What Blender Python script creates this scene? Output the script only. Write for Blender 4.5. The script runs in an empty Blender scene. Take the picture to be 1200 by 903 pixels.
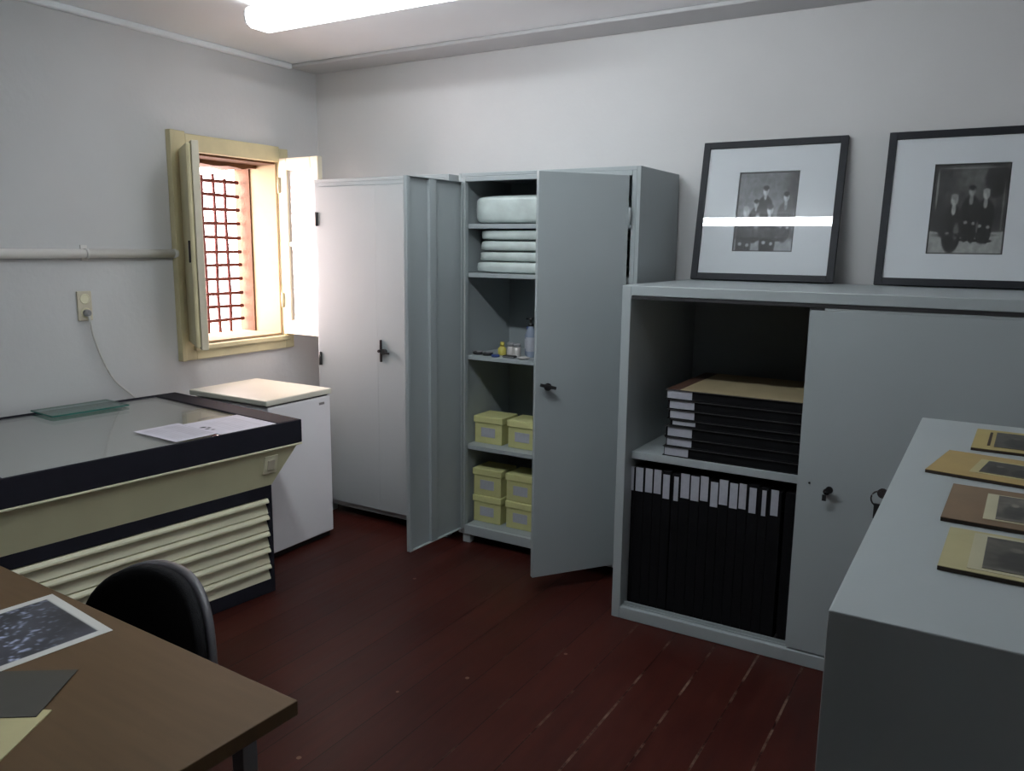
import bpy, bmesh, math, random
from mathutils import Matrix, Vector, noise
random.seed(7)
SC = bpy.context.scene
COL = SC.collection
PI = math.pi
R = math.radians

# ------------------------------------------------------------------ colour and materials
def lin(r, g, b):
    f = lambda v: (v/255/12.92) if v/255 <= .04045 else ((v/255+.055)/1.055)**2.4
    return (f(r), f(g), f(b), 1)

def mat(name, col, rough=.5, metal=0., var=.06, scale=6., bump=0., bscale=60., spec=.5, coat=0.):
    m = bpy.data.materials.new(name); m.use_nodes = True
    nt = m.node_tree; N = nt.nodes; L = nt.links
    b = N['Principled BSDF']
    b.inputs['Roughness'].default_value = rough
    b.inputs['Metallic'].default_value = metal
    b.inputs['Specular IOR Level'].default_value = spec
    b.inputs['Coat Weight'].default_value = coat
    tc = N.new('ShaderNodeTexCoord'); no = N.new('ShaderNodeTexNoise')
    no.inputs['Scale'].default_value = scale; no.inputs['Detail'].default_value = 4
    L.new(tc.outputs['Object'], no.inputs['Vector'])
    ramp = N.new('ShaderNodeValToRGB')
    ramp.color_ramp.elements[0].position = .3; ramp.color_ramp.elements[1].position = .7
    ramp.color_ramp.elements[0].color = tuple(c*(1-var) for c in col[:3])+(1,)
    ramp.color_ramp.elements[1].color = tuple(min(1, c*(1+var)) for c in col[:3])+(1,)
    L.new(no.outputs['Fac'], ramp.inputs['Fac']); L.new(ramp.outputs['Color'], b.inputs['Base Color'])
    if bump:
        n2 = N.new('ShaderNodeTexNoise'); n2.inputs['Scale'].default_value = bscale
        n2.inputs['Detail'].default_value = 5
        bp = N.new('ShaderNodeBump'); bp.inputs['Strength'].default_value = bump
        bp.inputs['Distance'].default_value = .01
        L.new(tc.outputs['Object'], n2.inputs['Vector']); L.new(n2.outputs['Fac'], bp.inputs['Height'])
        L.new(bp.outputs['Normal'], b.inputs['Normal'])
    return m

def emit(name, col, strength):
    m = bpy.data.materials.new(name); m.use_nodes = True
    b = m.node_tree.nodes['Principled BSDF']
    b.inputs['Base Color'].default_value = (.8, .8, .8, 1)
    b.inputs['Emission Color'].default_value = col
    b.inputs['Emission Strength'].default_value = strength
    return m

def glass(name, tint=(1, 1, 1, 1), rough=.0, f0=.04):
    """thin pane: lets light straight through and reflects by Fresnel (Schlick) on each face"""
    m = bpy.data.materials.new(name); m.use_nodes = True
    nt = m.node_tree; N = nt.nodes; L = nt.links
    N.remove(N['Principled BSDF'])
    t = N.new('ShaderNodeBsdfTransparent'); t.inputs[0].default_value = tint
    g = N.new('ShaderNodeBsdfGlossy'); g.inputs['Roughness'].default_value = rough
    lw = N.new('ShaderNodeLayerWeight'); lw.inputs['Blend'].default_value = .5
    pw = N.new('ShaderNodeMath'); pw.operation = 'POWER'; pw.inputs[1].default_value = 5
    mr = N.new('ShaderNodeMapRange'); mr.inputs['To Min'].default_value = f0; mr.inputs['To Max'].default_value = 1
    mx = N.new('ShaderNodeMixShader')
    L.new(lw.outputs['Facing'], pw.inputs[0]); L.new(pw.outputs[0], mr.inputs['Value']); L.new(mr.outputs[0], mx.inputs[0])
    L.new(t.outputs[0], mx.inputs[1]); L.new(g.outputs[0], mx.inputs[2])
    L.new(mx.outputs[0], N['Material Output'].inputs['Surface'])
    return m

def attr_mat(name, rough=.45, spec=.4):
    m = bpy.data.materials.new(name); m.use_nodes = True
    nt = m.node_tree; N = nt.nodes; L = nt.links
    b = N['Principled BSDF']; b.inputs['Roughness'].default_value = rough
    b.inputs['Specular IOR Level'].default_value = spec
    a = N.new('ShaderNodeAttribute'); a.attribute_name = 'Col'
    L.new(a.outputs['Color'], b.inputs['Base Color'])
    return m

M = dict(
    wall=mat('plaster_wall', (.63, .635, .635, 1), .85, var=.03, scale=2.2, bump=.12, bscale=35, spec=.2),
    ceil=mat('plaster_ceiling', (.86, .89, .91, 1), .85, var=.02, scale=1.5, bump=.06, bscale=30, spec=.2),
    ledge=mat('shade_toned_ledge', (.52, .53, .54, 1), .85, var=.03, scale=3),  # soffit shade put into the colour, darker than wall and ceiling
    rear=mat('darkened_rear_wall', (.03, .028, .025, 1), .8, var=.05, scale=2),  # unseen wall, coloured dark to keep bounce off the foreground cabinet's near side
    grey=mat('grey_cabinet_paint', (.36, .40, .41, 1), .42, var=.025, scale=3, bump=.02, bscale=160, spec=.45),
    greyin=mat('grey_cabinet_inside', (.30, .335, .345, 1), .5, var=.03, scale=3),
    darkgap=mat('dark_door_track', (.02, .02, .022, 1), .6),
    black=mat('black_album_cloth', (.0055, .0055, .0065, 1), .7, var=.15, scale=20, bump=.1, bscale=300, spec=.12),
    albumedge=mat('grey_album_edge', (.016, .016, .017, 1), .6, var=.15, scale=20),
    tan=mat('tan_board', (.33, .27, .16, 1), .7, var=.06, scale=9),
    brownstrip=mat('brown_spine_strip', (.06, .025, .015, 1), .6),
    label=mat('paper_label', (.40, .41, .46, 1), .8, var=.05, scale=60),
    freezer=mat('white_enamel', (.84, .85, .88, 1), .35, var=.02, scale=3),
    lidcream=mat('cream_lid', (.66, .66, .56, 1), .4, var=.03, scale=5),
    cream=mat('cream_panel', (.72, .70, .46, 1), .45, var=.04, scale=4),
    louver=mat('cream_louver', (.82, .79, .58, 1), .45, var=.04, scale=6),
    rim=mat('black_rim', (.018, .018, .025, 1), .7, var=.1, scale=8, spec=.1),
    deck=mat('pale_grey_deck', (.36, .38, .36, 1), .5, var=.03, scale=3),
    casing=mat('cream_window_paint', (.60, .54, .33, 1), .5, var=.08, scale=9),
    leafpaint=mat('pale_sash_paint', (.66, .61, .47, 1), .45, var=.06, scale=9),
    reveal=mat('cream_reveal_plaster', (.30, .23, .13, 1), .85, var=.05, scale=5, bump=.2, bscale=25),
    stone=mat('orange_stone', (.085, .036, .012, 1), .9, var=.25, scale=11, bump=.6, bscale=18),
    rust=mat('rusty_iron', (.10, .022, .018, 1), .75, var=.3, scale=40, bump=.4, bscale=90),
    white=mat('white_paint', (.74, .73, .70, 1), .45, var=.02, scale=5),
    plasticw=mat('cream_plastic', (.62, .57, .44, 1), .4, var=.03),
    dark=mat('black_plastic', (.012, .012, .013, 1), .4, var=.1, scale=20),
    hinge=mat('dark_steel_hinge', (.10, .10, .10, 1), .45, metal=.6),
    chrome=mat('worn_chrome', (.5, .5, .52, 1), .25, metal=1.),
    darkmetal=mat('dark_bronze', (.035, .028, .028, 1), .35, metal=.7),
    desk=None, floor=None,
    legs=mat('grey_leg_metal', (.14, .14, .145, 1), .45, metal=.3),
    fabric=mat('black_chair_fabric', (.006, .006, .007, 1), .85, var=.2, scale=60, bump=.3, bscale=400, spec=.15),
    shell=mat('charcoal_shell', (.06, .058, .066, 1), .5, var=.05),
    box=mat('pale_yellow_box', (.56, .55, .25, 1), .6, var=.05, scale=12),
    boxlid=mat('yellow_box_lid', (.66, .65, .30, 1), .55, var=.05, scale=12),
    plastic=mat('wrapped_white_bundle', (.55, .62, .60, 1), .28, var=.12, scale=9, bump=.55, bscale=14, spec=.6),
    bottle=mat('cloudy_bottle', (.28, .33, .42, 1), .2, var=.1, scale=15),
    blue=mat('blue_plastic', (.03, .06, .22, 1), .4),
    yellow=mat('yellow_plastic', (.55, .48, .10, 1), .45),
    cableplastic=mat('pale_grey_cable', (.62, .61, .58, 1), .5),
    jar=mat('white_jar', (.55, .52, .50, 1), .4),
    greyplastic=mat('grey_plastic', (.25, .25, .26, 1), .4),
    matboard=mat('white_mat_board', (.70, .74, .77, 1), .8, var=.01),
    frame=mat('black_picture_frame', (.014, .016, .021, 1), .5, var=.1, scale=25, spec=.25),
    paper=mat('white_paper', (.70, .68, .74, 1), .7, var=.02),
    card1=mat('cream_card', (.40, .36, .19, 1), .6, var=.06, scale=14),
    card1b=mat('pale_card_panel', (.42, .40, .27, 1), .6, var=.05, scale=14),
    card2=mat('brown_card', (.16, .105, .058, 1), .6, var=.08, scale=14),
    card3=mat('tan_card', (.35, .25, .09, 1), .55, var=.06, scale=14),
    card4=mat('golden_card', (.36, .29, .11, 1), .55, var=.06, scale=14),
    cardedge=mat('dark_card_edge', (.04, .025, .015, 1), .6),
    folder=mat('dark_olive_sheet', (.032, .030, .022, 1), .7, var=.06, scale=14),
    creamfolder=mat('cream_folder', (.42, .38, .20, 1), .65, var=.05, scale=10),
    glass=glass('clear_pane'),
    pglass=glass('picture_glass', f0=.03),
    frosted=None,
    tealglass=glass('teal_sheet_glass', (.66, .82, .77, 1)),
    tealedge=mat('teal_glass_edge', (.03, .16, .13, 1), .2),
    lampw=mat('lamp_housing', (.75, .75, .75, 1), .5),
    tube=emit('lit_diffuser', (.90, .96, 1, 1), 8.),
    tube2=emit('lit_tube', (.90, .96, 1, 1), 82.),
    photo=attr_mat('photographic_print'),
    sheetmat=attr_mat('printed_paper', .8, .1),
)

def frosted():
    """pane coated with thin white film: part milky, part clear, with a surface reflection"""
    m = glass('frosted_pane'); nt = m.node_tree; N = nt.nodes; L = nt.links
    df = N.new('ShaderNodeBsdfDiffuse'); df.inputs[0].default_value = (.85, .83, .80, 1)
    tl = N.new('ShaderNodeBsdfTranslucent'); tl.inputs[0].default_value = (.85, .83, .80, 1)
    a = N.new('ShaderNodeMixShader'); a.inputs[0].default_value = .35
    L.new(df.outputs[0], a.inputs[1]); L.new(tl.outputs[0], a.inputs[2])
    no = N.new('ShaderNodeTexNoise'); no.inputs['Scale'].default_value = 9
    tc = N.new('ShaderNodeTexCoord'); L.new(tc.outputs['Object'], no.inputs['Vector'])
    mr = N.new('ShaderNodeMapRange'); mr.inputs['To Min'].default_value = .45; mr.inputs['To Max'].default_value = .9
    L.new(no.outputs['Fac'], mr.inputs['Value'])
    b = N.new('ShaderNodeMixShader'); L.new(mr.outputs[0], b.inputs[0])
    t = [n for n in N if n.type == 'BSDF_TRANSPARENT'][0]; mx = [n for n in N if n.type == 'MIX_SHADER' and n.inputs[2].is_linked and n.inputs[2].links[0].from_node.type == 'BSDF_GLOSSY'][0]
    L.new(t.outputs[0], b.inputs[1]); L.new(a.outputs[0], b.inputs[2]); L.new(b.outputs[0], mx.inputs[1])
    return m
M['frosted'] = frosted()

def wood_desk():
    m = mat('brown_laminate', (.092, .057, .029, 1), .5, var=.08, scale=3, spec=.1)
    nt = m.node_tree; N = nt.nodes; L = nt.links
    no = [n for n in N if n.type == 'TEX_NOISE'][0]
    tc = [n for n in N if n.type == 'TEX_COORD'][0]
    mp = N.new('ShaderNodeMapping'); mp.inputs['Scale'].default_value = (1.2, 14, 4)
    L.new(tc.outputs['Object'], mp.inputs['Vector']); L.new(mp.outputs[0], no.inputs['Vector'])
    return m
M['desk'] = wood_desk()

def floor_mat():
    m = bpy.data.materials.new('oxblood_floorboards'); m.use_nodes = True
    nt = m.node_tree; N = nt.nodes; L = nt.links
    b = N['Principled BSDF']
    tc = N.new('ShaderNodeTexCoord')
    sep = N.new('ShaderNodeSeparateXYZ'); L.new(tc.outputs['Object'], sep.inputs[0])
    W = .165
    def math_(op, a, bb=None):
        n = N.new('ShaderNodeMath'); n.operation = op
        for i, v in enumerate((a, bb)):
            if v is None: continue
            if isinstance(v, (int, float)): n.inputs[i].default_value = v
            else: L.new(v, n.inputs[i])
        return n.outputs[0]
    q = math_('DIVIDE', sep.outputs['X'], W)
    fr = math_('FRACT', q); idx = math_('FLOOR', q)
    wn = N.new('ShaderNodeTexWhiteNoise'); wn.noise_dimensions = '1D'; L.new(idx, wn.inputs['W'])
    # grain
    mp = N.new('ShaderNodeMapping'); mp.inputs['Scale'].default_value = (10, .9, 1)
    L.new(tc.outputs['Object'], mp.inputs['Vector'])
    gr = N.new('ShaderNodeTexNoise'); gr.inputs['Scale'].default_value = 3; gr.inputs['Detail'].default_value = 6
    L.new(mp.outputs[0], gr.inputs['Vector'])
    big = N.new('ShaderNodeTexNoise'); big.inputs['Scale'].default_value = 1.7; big.inputs['Detail'].default_value = 3
    L.new(tc.outputs['Object'], big.inputs['Vector'])
    t = math_('ADD', math_('MULTIPLY', wn.outputs['Value'], .14), math_('ADD', math_('MULTIPLY', gr.outputs['Fac'], .45), math_('MULTIPLY', big.outputs['Fac'], .5)))
    rp = N.new('ShaderNodeValToRGB'); e = rp.color_ramp.elements
    e[0].position = .3; e[0].color = (.022, .0052, .0044, 1)
    e[1].position = .85; e[1].color = (.064, .0155, .0105, 1)
    L.new(t, rp.inputs['Fac'])
    # gaps between the boards
    gap = math_('LESS_THAN', math_('ABSOLUTE', math_('SUBTRACT', fr, .5)), .487)   # 1 inside, 0 in the gap
    # worn pale scratches: along the gaps, broken up by noise, mostly by the low cabinet
    near = math_('GREATER_THAN', math_('ABSOLUTE', math_('SUBTRACT', fr, .5)), .474)
    mp2 = N.new('ShaderNodeMapping'); mp2.inputs['Scale'].default_value = (3.3, 4.2, 1)
    L.new(tc.outputs['Object'], mp2.inputs['Vector'])
    sn = N.new('ShaderNodeTexNoise'); sn.inputs['Scale'].default_value = 1.6; sn.inputs['Detail'].default_value = 5
    sn.inputs['Roughness'].default_value = .7
    L.new(mp2.outputs[0], sn.inputs['Vector'])
    sx = N.new('ShaderNodeMapRange'); sx.inputs['From Min'].default_value = -1.6; sx.inputs['From Max'].default_value = -.9
    sx.inputs['To Min'].default_value = 0; sx.inputs['To Max'].default_value = 1
    L.new(sep.outputs['X'], sx.inputs['Value'])
    thr_n = N.new('ShaderNodeMapRange'); thr_n.inputs['From Min'].default_value = .56; thr_n.inputs['From Max'].default_value = .74
    L.new(math_('ADD', sn.outputs['Fac'], math_('MULTIPLY', sx.outputs[0], .10)), thr_n.inputs['Value']); thr = thr_n.outputs[0]
    wear = math_('MULTIPLY', math_('MULTIPLY', near, thr), sx.outputs[0])
    # scattered chips of paint
    vo = N.new('ShaderNodeTexVoronoi'); vo.inputs['Scale'].default_value = 5.5
    L.new(tc.outputs['Object'], vo.inputs['Vector'])
    sel = N.new('ShaderNodeSeparateColor'); L.new(vo.outputs['Color'], sel.inputs[0])
    chip = math_('MULTIPLY', math_('LESS_THAN', vo.outputs['Distance'], .045), math_('GREATER_THAN', sel.outputs[0], .62))
    wearall = math_('MAXIMUM', math_('MULTIPLY', wear, .75), math_('MULTIPLY', chip, .6))
    mx = N.new('ShaderNodeMix'); mx.data_type = 'RGBA'; mx.blend_type = 'MULTIPLY'
    mx.inputs['Factor'].default_value = 1
    gcol = N.new('ShaderNodeMapRange'); gcol.inputs['To Min'].default_value = .25; gcol.inputs['To Max'].default_value = 1
    L.new(gap, gcol.inputs['Value'])
    cmb = N.new('ShaderNodeCombineColor')
    for i in range(3): L.new(gcol.outputs[0], cmb.inputs[i])
    L.new(rp.outputs['Color'], mx.inputs['A']); L.new(cmb.outputs[0], mx.inputs['B'])
    m2 = N.new('ShaderNodeMix'); m2.data_type = 'RGBA'
    L.new(wearall, m2.inputs['Factor']); L.new(mx.outputs['Result'], m2.inputs['A']); m2.inputs['B'].default_value = (.22, .15, .11, 1)
    L.new(m2.outputs['Result'], b.inputs['Base Color'])
    rr = N.new('ShaderNodeMapRange'); rr.inputs['To Min'].default_value = .28; rr.inputs['To Max'].default_value = .5
    L.new(gr.outputs['Fac'], rr.inputs['Value']); L.new(rr.outputs[0], b.inputs['Roughness'])
    b.inputs['Specular IOR Level'].default_value = .14
    bp = N.new('ShaderNodeBump'); bp.inputs['Strength'].default_value = .25; bp.inputs['Distance'].default_value = .01
    hh = math_('ADD', math_('MULTIPLY', gap, .5), math_('MULTIPLY', gr.outputs['Fac'], .25))
    L.new(hh, bp.inputs['Height']); L.new(bp.outputs['Normal'], b.inputs['Normal'])
    return m
M['floor'] = floor_mat()

# ------------------------------------------------------------------ mesh helpers
class MB:
    """collects shapes; build() links them as ONE mesh object"""
    def __init__(s): s.bm = bmesh.new(); s.mi = 0; s.mats = []
    def m(s, material):
        if material not in s.mats: s.mats.append(material)
        s.mi = s.mats.index(material); return s
    def face(s, vs, smooth=False):
        try:
            f = s.bm.faces.new(vs); f.material_index = s.mi; f.smooth = smooth; return f
        except ValueError: return None
    def box(s, x0, x1, y0, y1, z0, z1, mtx=None):
        P = [Vector(p) for p in ((x0,y0,z0),(x1,y0,z0),(x1,y1,z0),(x0,y1,z0),(x0,y0,z1),(x1,y0,z1),(x1,y1,z1),(x0,y1,z1))]
        if mtx: P = [mtx @ p for p in P]
        v = [s.bm.verts.new(p) for p in P]
        for q in ((0,3,2,1),(4,5,6,7),(0,1,5,4),(1,2,6,5),(2,3,7,6),(3,0,4,7)): s.face([v[i] for i in q])
        return s
    def prism(s, prof, a0, a1, axis='x', smooth=False):
        """prof: list of 2D points; extruded along axis from a0 to a1"""
        def P(p, a):
            if axis == 'x': return (a, p[0], p[1])
            if axis == 'y': return (p[0], a, p[1])
            return (p[0], p[1], a)
        A = [s.bm.verts.new(P(p, a0)) for p in prof]; B = [s.bm.verts.new(P(p, a1)) for p in prof]
        n = len(prof)
        for i in range(n): s.face([A[i], A[(i+1) % n], B[(i+1) % n], B[i]], smooth)
        s.face(A[::-1]); s.face(B)
        return s
    def lathe(s, prof, c=(0,0,0), seg=20, axis='z', smooth=True):
        """prof: (r, h) from one end to the other, closed with caps"""
        rings = []
        for r, h in prof:
            ring = []
            for k in range(seg):
                a = 2*PI*k/seg; u, w = r*math.cos(a), r*math.sin(a)
                p = {'z': (u, w, h), 'y': (u, h, w), 'x': (h, u, w)}[axis]
                ring.append(s.bm.verts.new((c[0]+p[0], c[1]+p[1], c[2]+p[2])))
            rings.append(ring)
        for A, B in zip(rings, rings[1:]):
            for k in range(seg): s.face([A[k], A[(k+1) % seg], B[(k+1) % seg], B[k]], smooth)
        s.face(rings[0][::-1]); s.face(rings[-1])
        return s
    def cyl(s, c, r, h, axis='z', seg=20):
        return s.lathe([(r, 0), (r, h)], c, seg, axis)
    def tube(s, pts, r, seg=8, smooth=True):
        pts = [Vector(p) for p in pts]; rings = []
        up = Vector((0, 0, 1))
        for i, p in enumerate(pts):
            t = (pts[min(i+1, len(pts)-1)] - pts[max(i-1, 0)]).normalized()
            a = t.cross(up if abs(t.z) < .9 else Vector((1, 0, 0)))
            a.normalize(); b2 = t.cross(a)
            rings.append([s.bm.verts.new(p + r*(math.cos(2*PI*k/seg)*a + math.sin(2*PI*k/seg)*b2)) for k in range(seg)])
        for A, B in zip(rings, rings[1:]):
            for k in range(seg): s.face([A[k], A[(k+1) % seg], B[(k+1) % seg], B[k]], smooth)
        s.face(rings[0][::-1]); s.face(rings[-1])
        return s
    def build(s, name, parent=None, loc=None, rot=None, bevel=0., seg=2):
        bmesh.ops.recalc_face_normals(s.bm, faces=s.bm.faces[:])
        me = bpy.data.meshes.new(name); s.bm.to_mesh(me); s.bm.free()
        for m_ in s.mats: me.materials.append(m_)
        o = bpy.data.objects.new(name, me); COL.objects.link(o)
        if parent: o.parent = parent
        if loc: o.location = loc
        if rot: o.rotation_euler = rot
        if bevel:
            b = o.modifiers.new('bevel', 'BEVEL'); b.width = bevel; b.segments = seg
            b.limit_method = 'ANGLE'; b.angle_limit = R(35); b.harden_normals = False
        return o

def mb(material): return MB().m(material)

def tag(o, label=None, cat=None, group=None, kind=None):
    if label: o['label'] = label
    if cat: o['category'] = cat
    if group: o['group'] = group
    if kind: o['kind'] = kind
    return o

def thing(name, label, cat, loc=(0, 0, 0), rz=0., group=None, rot=None):
    o = bpy.data.objects.new(name, None); COL.objects.link(o)
    o.empty_display_size = .1; o.location = loc; o.rotation_euler = rot or (0, 0, rz)
    return tag(o, label, cat, group)

def copy_tree(o, parent=None):
    c = o.copy(); COL.objects.link(c)
    if parent: c.parent = parent
    for ch in list(o.children): copy_tree(ch, c)
    return c

def image_grid(name, w, h, nx, ny, fn, parent, thick=.0006, loc=(0, 0, 0), rot=None, material=None):
    """a flat print lying in its own XY plane, colours given point by point by fn(u, v) -> sRGB 0..255"""
    bm = bmesh.new(); cl = bm.loops.layers.float_color.new('Col')
    V = [[bm.verts.new((w*i/nx, h*j/ny, thick)) for i in range(nx+1)] for j in range(ny+1)]
    C = [[lin(*fn(i/nx, j/ny)) for i in range(nx+1)] for j in range(ny+1)]
    for j in range(ny):
        for i in range(nx):
            f = bm.faces.new((V[j][i], V[j][i+1], V[j+1][i+1], V[j+1][i]))
            for l, (jj, ii) in zip(f.loops, ((j,i),(j,i+1),(j+1,i+1),(j+1,i))): l[cl] = C[jj][ii]
    # sides and underside give the sheet its thickness
    b = [bm.verts.new(p) for p in ((0,0,0),(w,0,0),(w,h,0),(0,h,0))]
    fs = [bm.faces.new(b[::-1])]
    edge = [V[0], [V[j][nx] for j in range(ny+1)], V[ny][::-1], [V[j][0] for j in range(ny, -1, -1)]]
    for k in range(4): fs.append(bm.faces.new([b[k], b[(k+1) % 4]] + edge[k][::-1]))
    for f in fs:
        for l in f.loops: l[cl] = C[0][0]
    me = bpy.data.meshes.new(name); bm.to_mesh(me); bm.free(); me.materials.append(material or M['photo'])
    o = bpy.data.objects.new(name, me); COL.objects.link(o); o.parent = parent; o.location = loc
    if rot: o.rotation_euler = rot
    return o

def sm(a, b, x):
    t = max(0, min(1, (x-a)/(b-a))); return t*t*(3-2*t)
def nz(u, v, s, k=0.): return noise.noise(Vector((u*s, v*s, k)))

# ------------------------------------------------------------------ the room
XW, YW, XR, YR, ZC = -3.77, 3.87, .60, -3.2, 2.606     # left wall, back wall, right wall, rear wall, ceiling
WY0, WY1, WZ0, WZ1, XO = 2.87, 3.52, .995, 2.025, -4.12  # window opening, outer face of the left wall

tag(mb(M['floor']).box(XO, XR+.15, YR-.15, YW+.15, -.08, 0).build('floor'), kind='structure')
tag(mb(M['ceil']).box(XO, XR+.15, YR-.15, YW+.15, ZC, ZC+.1).build('ceiling'), kind='structure')
tag(mb(M['wall']).box(XO, XR+.15, YW, YW+.15, 0, ZC).build('wall_back'), kind='structure')
tag(mb(M['wall']).box(XR, XR+.15, YR, YW, 0, ZC).build('wall_right'), kind='structure')
tag(mb(M['rear']).box(XO, XR+.15, YR-.15, YR, 0, ZC).build('wall_front'), kind='structure')
w = mb(M['wall'])
w.box(XO, XW, YR, WY0, 0, ZC).box(XO, XW, WY1, YW, 0, ZC)
w.box(XO, XW, WY0, WY1, 0, WZ0).box(XO, XW, WY0, WY1, WZ1, ZC)
tag(w.build('wall_left'), kind='structure')

# shallow dropped ledge where the ceiling meets the walls
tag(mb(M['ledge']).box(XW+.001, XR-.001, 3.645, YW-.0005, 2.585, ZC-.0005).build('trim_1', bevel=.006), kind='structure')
tag(mb(M['ceil']).box(XW+.0005, XW+.035, YR+.001, 3.644, 2.575, ZC-.0005).build('trim_2', bevel=.008), kind='structure')

# window: casing, plastered reveals, iron grille, two sashes opened into the room
win = thing('window_1', None, None, (XW, 0, 0)); tag(win, kind='structure')
c = mb(M['casing'])
t = .028
c.box(0, t, WY0-.10, WY0, .915, 2.125).box(0, t, WY1, WY1+.068, .915, 2.105)
c.box(0, t, WY0, WY1, WZ1, 2.115).box(0, t, WY0, WY1, .915, WZ0)
c.box(t, t+.012, WY0-.10, WY0-.07, .915, 2.125)
c.build('casing', win, bevel=.004)
mb(M['casing']).box(.0, .05, WY0-.02, WY1+.03, WZ0-.028, WZ0).build('sill', win, bevel=.006)
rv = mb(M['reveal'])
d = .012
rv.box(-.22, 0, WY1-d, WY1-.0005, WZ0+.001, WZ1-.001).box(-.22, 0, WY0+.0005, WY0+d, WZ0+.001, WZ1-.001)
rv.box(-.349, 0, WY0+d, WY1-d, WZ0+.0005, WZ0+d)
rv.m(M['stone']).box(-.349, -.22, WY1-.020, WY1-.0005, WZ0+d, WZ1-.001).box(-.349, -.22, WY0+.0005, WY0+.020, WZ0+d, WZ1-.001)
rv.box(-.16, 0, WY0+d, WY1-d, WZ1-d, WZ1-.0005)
# rough lintel of the outer opening
n = 12
pts = [(WY0+.01, WZ1-.0005), (WY1-.01, WZ1-.0005)] + [(WY1-.01-(WY1-WY0-.02)*k/n, WZ1-.036+.008*math.sin(k*1.9)+.005*math.cos(k*4.1)) for k in range(n+1)]
rv.prism([(p[0], p[1]) for p in pts], -.349, -.16, 'x')
rv.build('reveal', win)
gx = -.325
g = mb(M['rust'])
nb = 8
ys = [WY0+.028+.084*k for k in range(nb)]
for k, y in enumerate(ys):
    if y > WY1-.04: continue
    wob = [.004*math.sin(3.1*k+1.7*j) for j in range(5)]
    g.tube([(gx, y+wob[j], WZ0+.012+(.925+.012*((k*7) % 3))*j/4) for j in range(5)], .0115, 6)
for k in range(11):
    z = WZ0+.085+.0835*k
    g.tube([(gx+.018, WY0+.033, z), (gx+.018, (WY0+WY1)/2, z+.004*math.sin(k*2.3)), (gx+.018, WY1-.033, z+.003*math.cos(k*1.7))], .0115, 6)
g.build('grille', win)

def sash(parent, w_, z0, z1, side, pane, shutter=False):
    """local: hinge on z axis, leaf along +x*side, thickness .036 along y"""
    T = .036
    def bx(m_, a, b, c0, c1, e, f):
        lo, hi = sorted((a*side, b*side)); m_.box(lo, hi, c0, c1, e, f)
    st = .062
    m_ = mb(M['leafpaint'])
    bx(m_, 0, st, -T/2, T/2, z0, z1); bx(m_, w_-st, w_, -T/2, T/2, z0, z1)
    bx(m_, st, w_-st, -T/2, T/2, z1-.07, z1); bx(m_, st, w_-st, -T/2, T/2, z0, z0+.085)
    zm = z0+(z1-z0)*.52
    bx(m_, st, w_-st, -T/2+.004, T/2-.004, zm-.012, zm+.012)
    leaf = m_.build('sash', parent, bevel=.004)
    for a, b in ((z0+.085, zm-.012), (zm+.012, z1-.07)):
        p = mb(pane); bx(p, st-.004, w_-st+.004, -.002, .002, a-.004, b+.004); p.build('pane', leaf)
    if shutter:
        q = mb(M['casing']); bx(q, .004, w_-.004, -T/2-.026, -T/2-.001, z0+.012, z1-.012)
        q.build('shutter', leaf, bevel=.010, )
    h = mb(M['casing'])
    for z in (z0+.16, z1-.2): h.cyl((0, -T/2-.006, z), .008, .09, 'z', 10)
    h.build('hinge', leaf)
    return leaf
s1 = sash(win, .325, WZ0+.012, WZ1+.02, 1, M['frosted']); s1.location = (.045, WY1-.005, 0); s1.rotation_euler = (0, 0, R(-2))
s2 = sash(win, .325, WZ0+.012, WZ1+.02, 1, M['glass'], True); s2.location = (.045, WY0-.006, 0); s2.rotation_euler = (0, 0, R(-31))
mb(M['darkmetal']).box(.30, .315, -.054, -.0445, 1.45, 1.56).build('bolt', s2, bevel=.003)

# ------------------------------------------------------------------ lamps (two ceiling fixtures, tubes running along the back wall)
def fixture(label, x0, x1, yc, tube, wd_=1.):
    L_ = x1-x0
    o = thing('ceiling_lamp', label, 'lamp', ((x0+x1)/2, yc, ZC), group=None)
    mb(M['lampw']).prism([(-.035, -.0005), (.035, -.0005), (.035, -.016), (-.035, -.016)], -L_/2+.03, L_/2-.03, 'x').build('housing', o, bevel=.003)
    pf = [(-.060, -.0175), (-.078, -.032), (-.083, -.061), (-.075, -.092), (-.05, -.105), (.05, -.105), (.075, -.092), (.083, -.061), (.078, -.032), (.060, -.0175)]
    pf = [(a*wd_, -.0175+(b+.0175)*(1 if wd_ == 1 else .58)) for a, b in pf]
    mb(tube).prism(pf, -L_/2, L_/2, 'x').build('diffuser', o)
    e = mb(M['lampw'])
    e.prism([(a*1.03, b-.0005) for a, b in pf], -L_/2-.008, -L_/2-.0005, 'x').build('end_cap', o)
    e = mb(M['lampw'])
    e.prism([(a*1.03, b-.0005) for a, b in pf], L_/2+.0005, L_/2+.008, 'x').build('end_cap', o)
    return o
fixture('lit white fluorescent ceiling lamp at the top edge, near the window corner', -2.985, -1.78, 2.722, M['tube'])
fixture('fluorescent ceiling lamp reflected as a white bar in the left picture glass', -2.08, -.84, 1.66, M['tube2'], .30)

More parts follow.
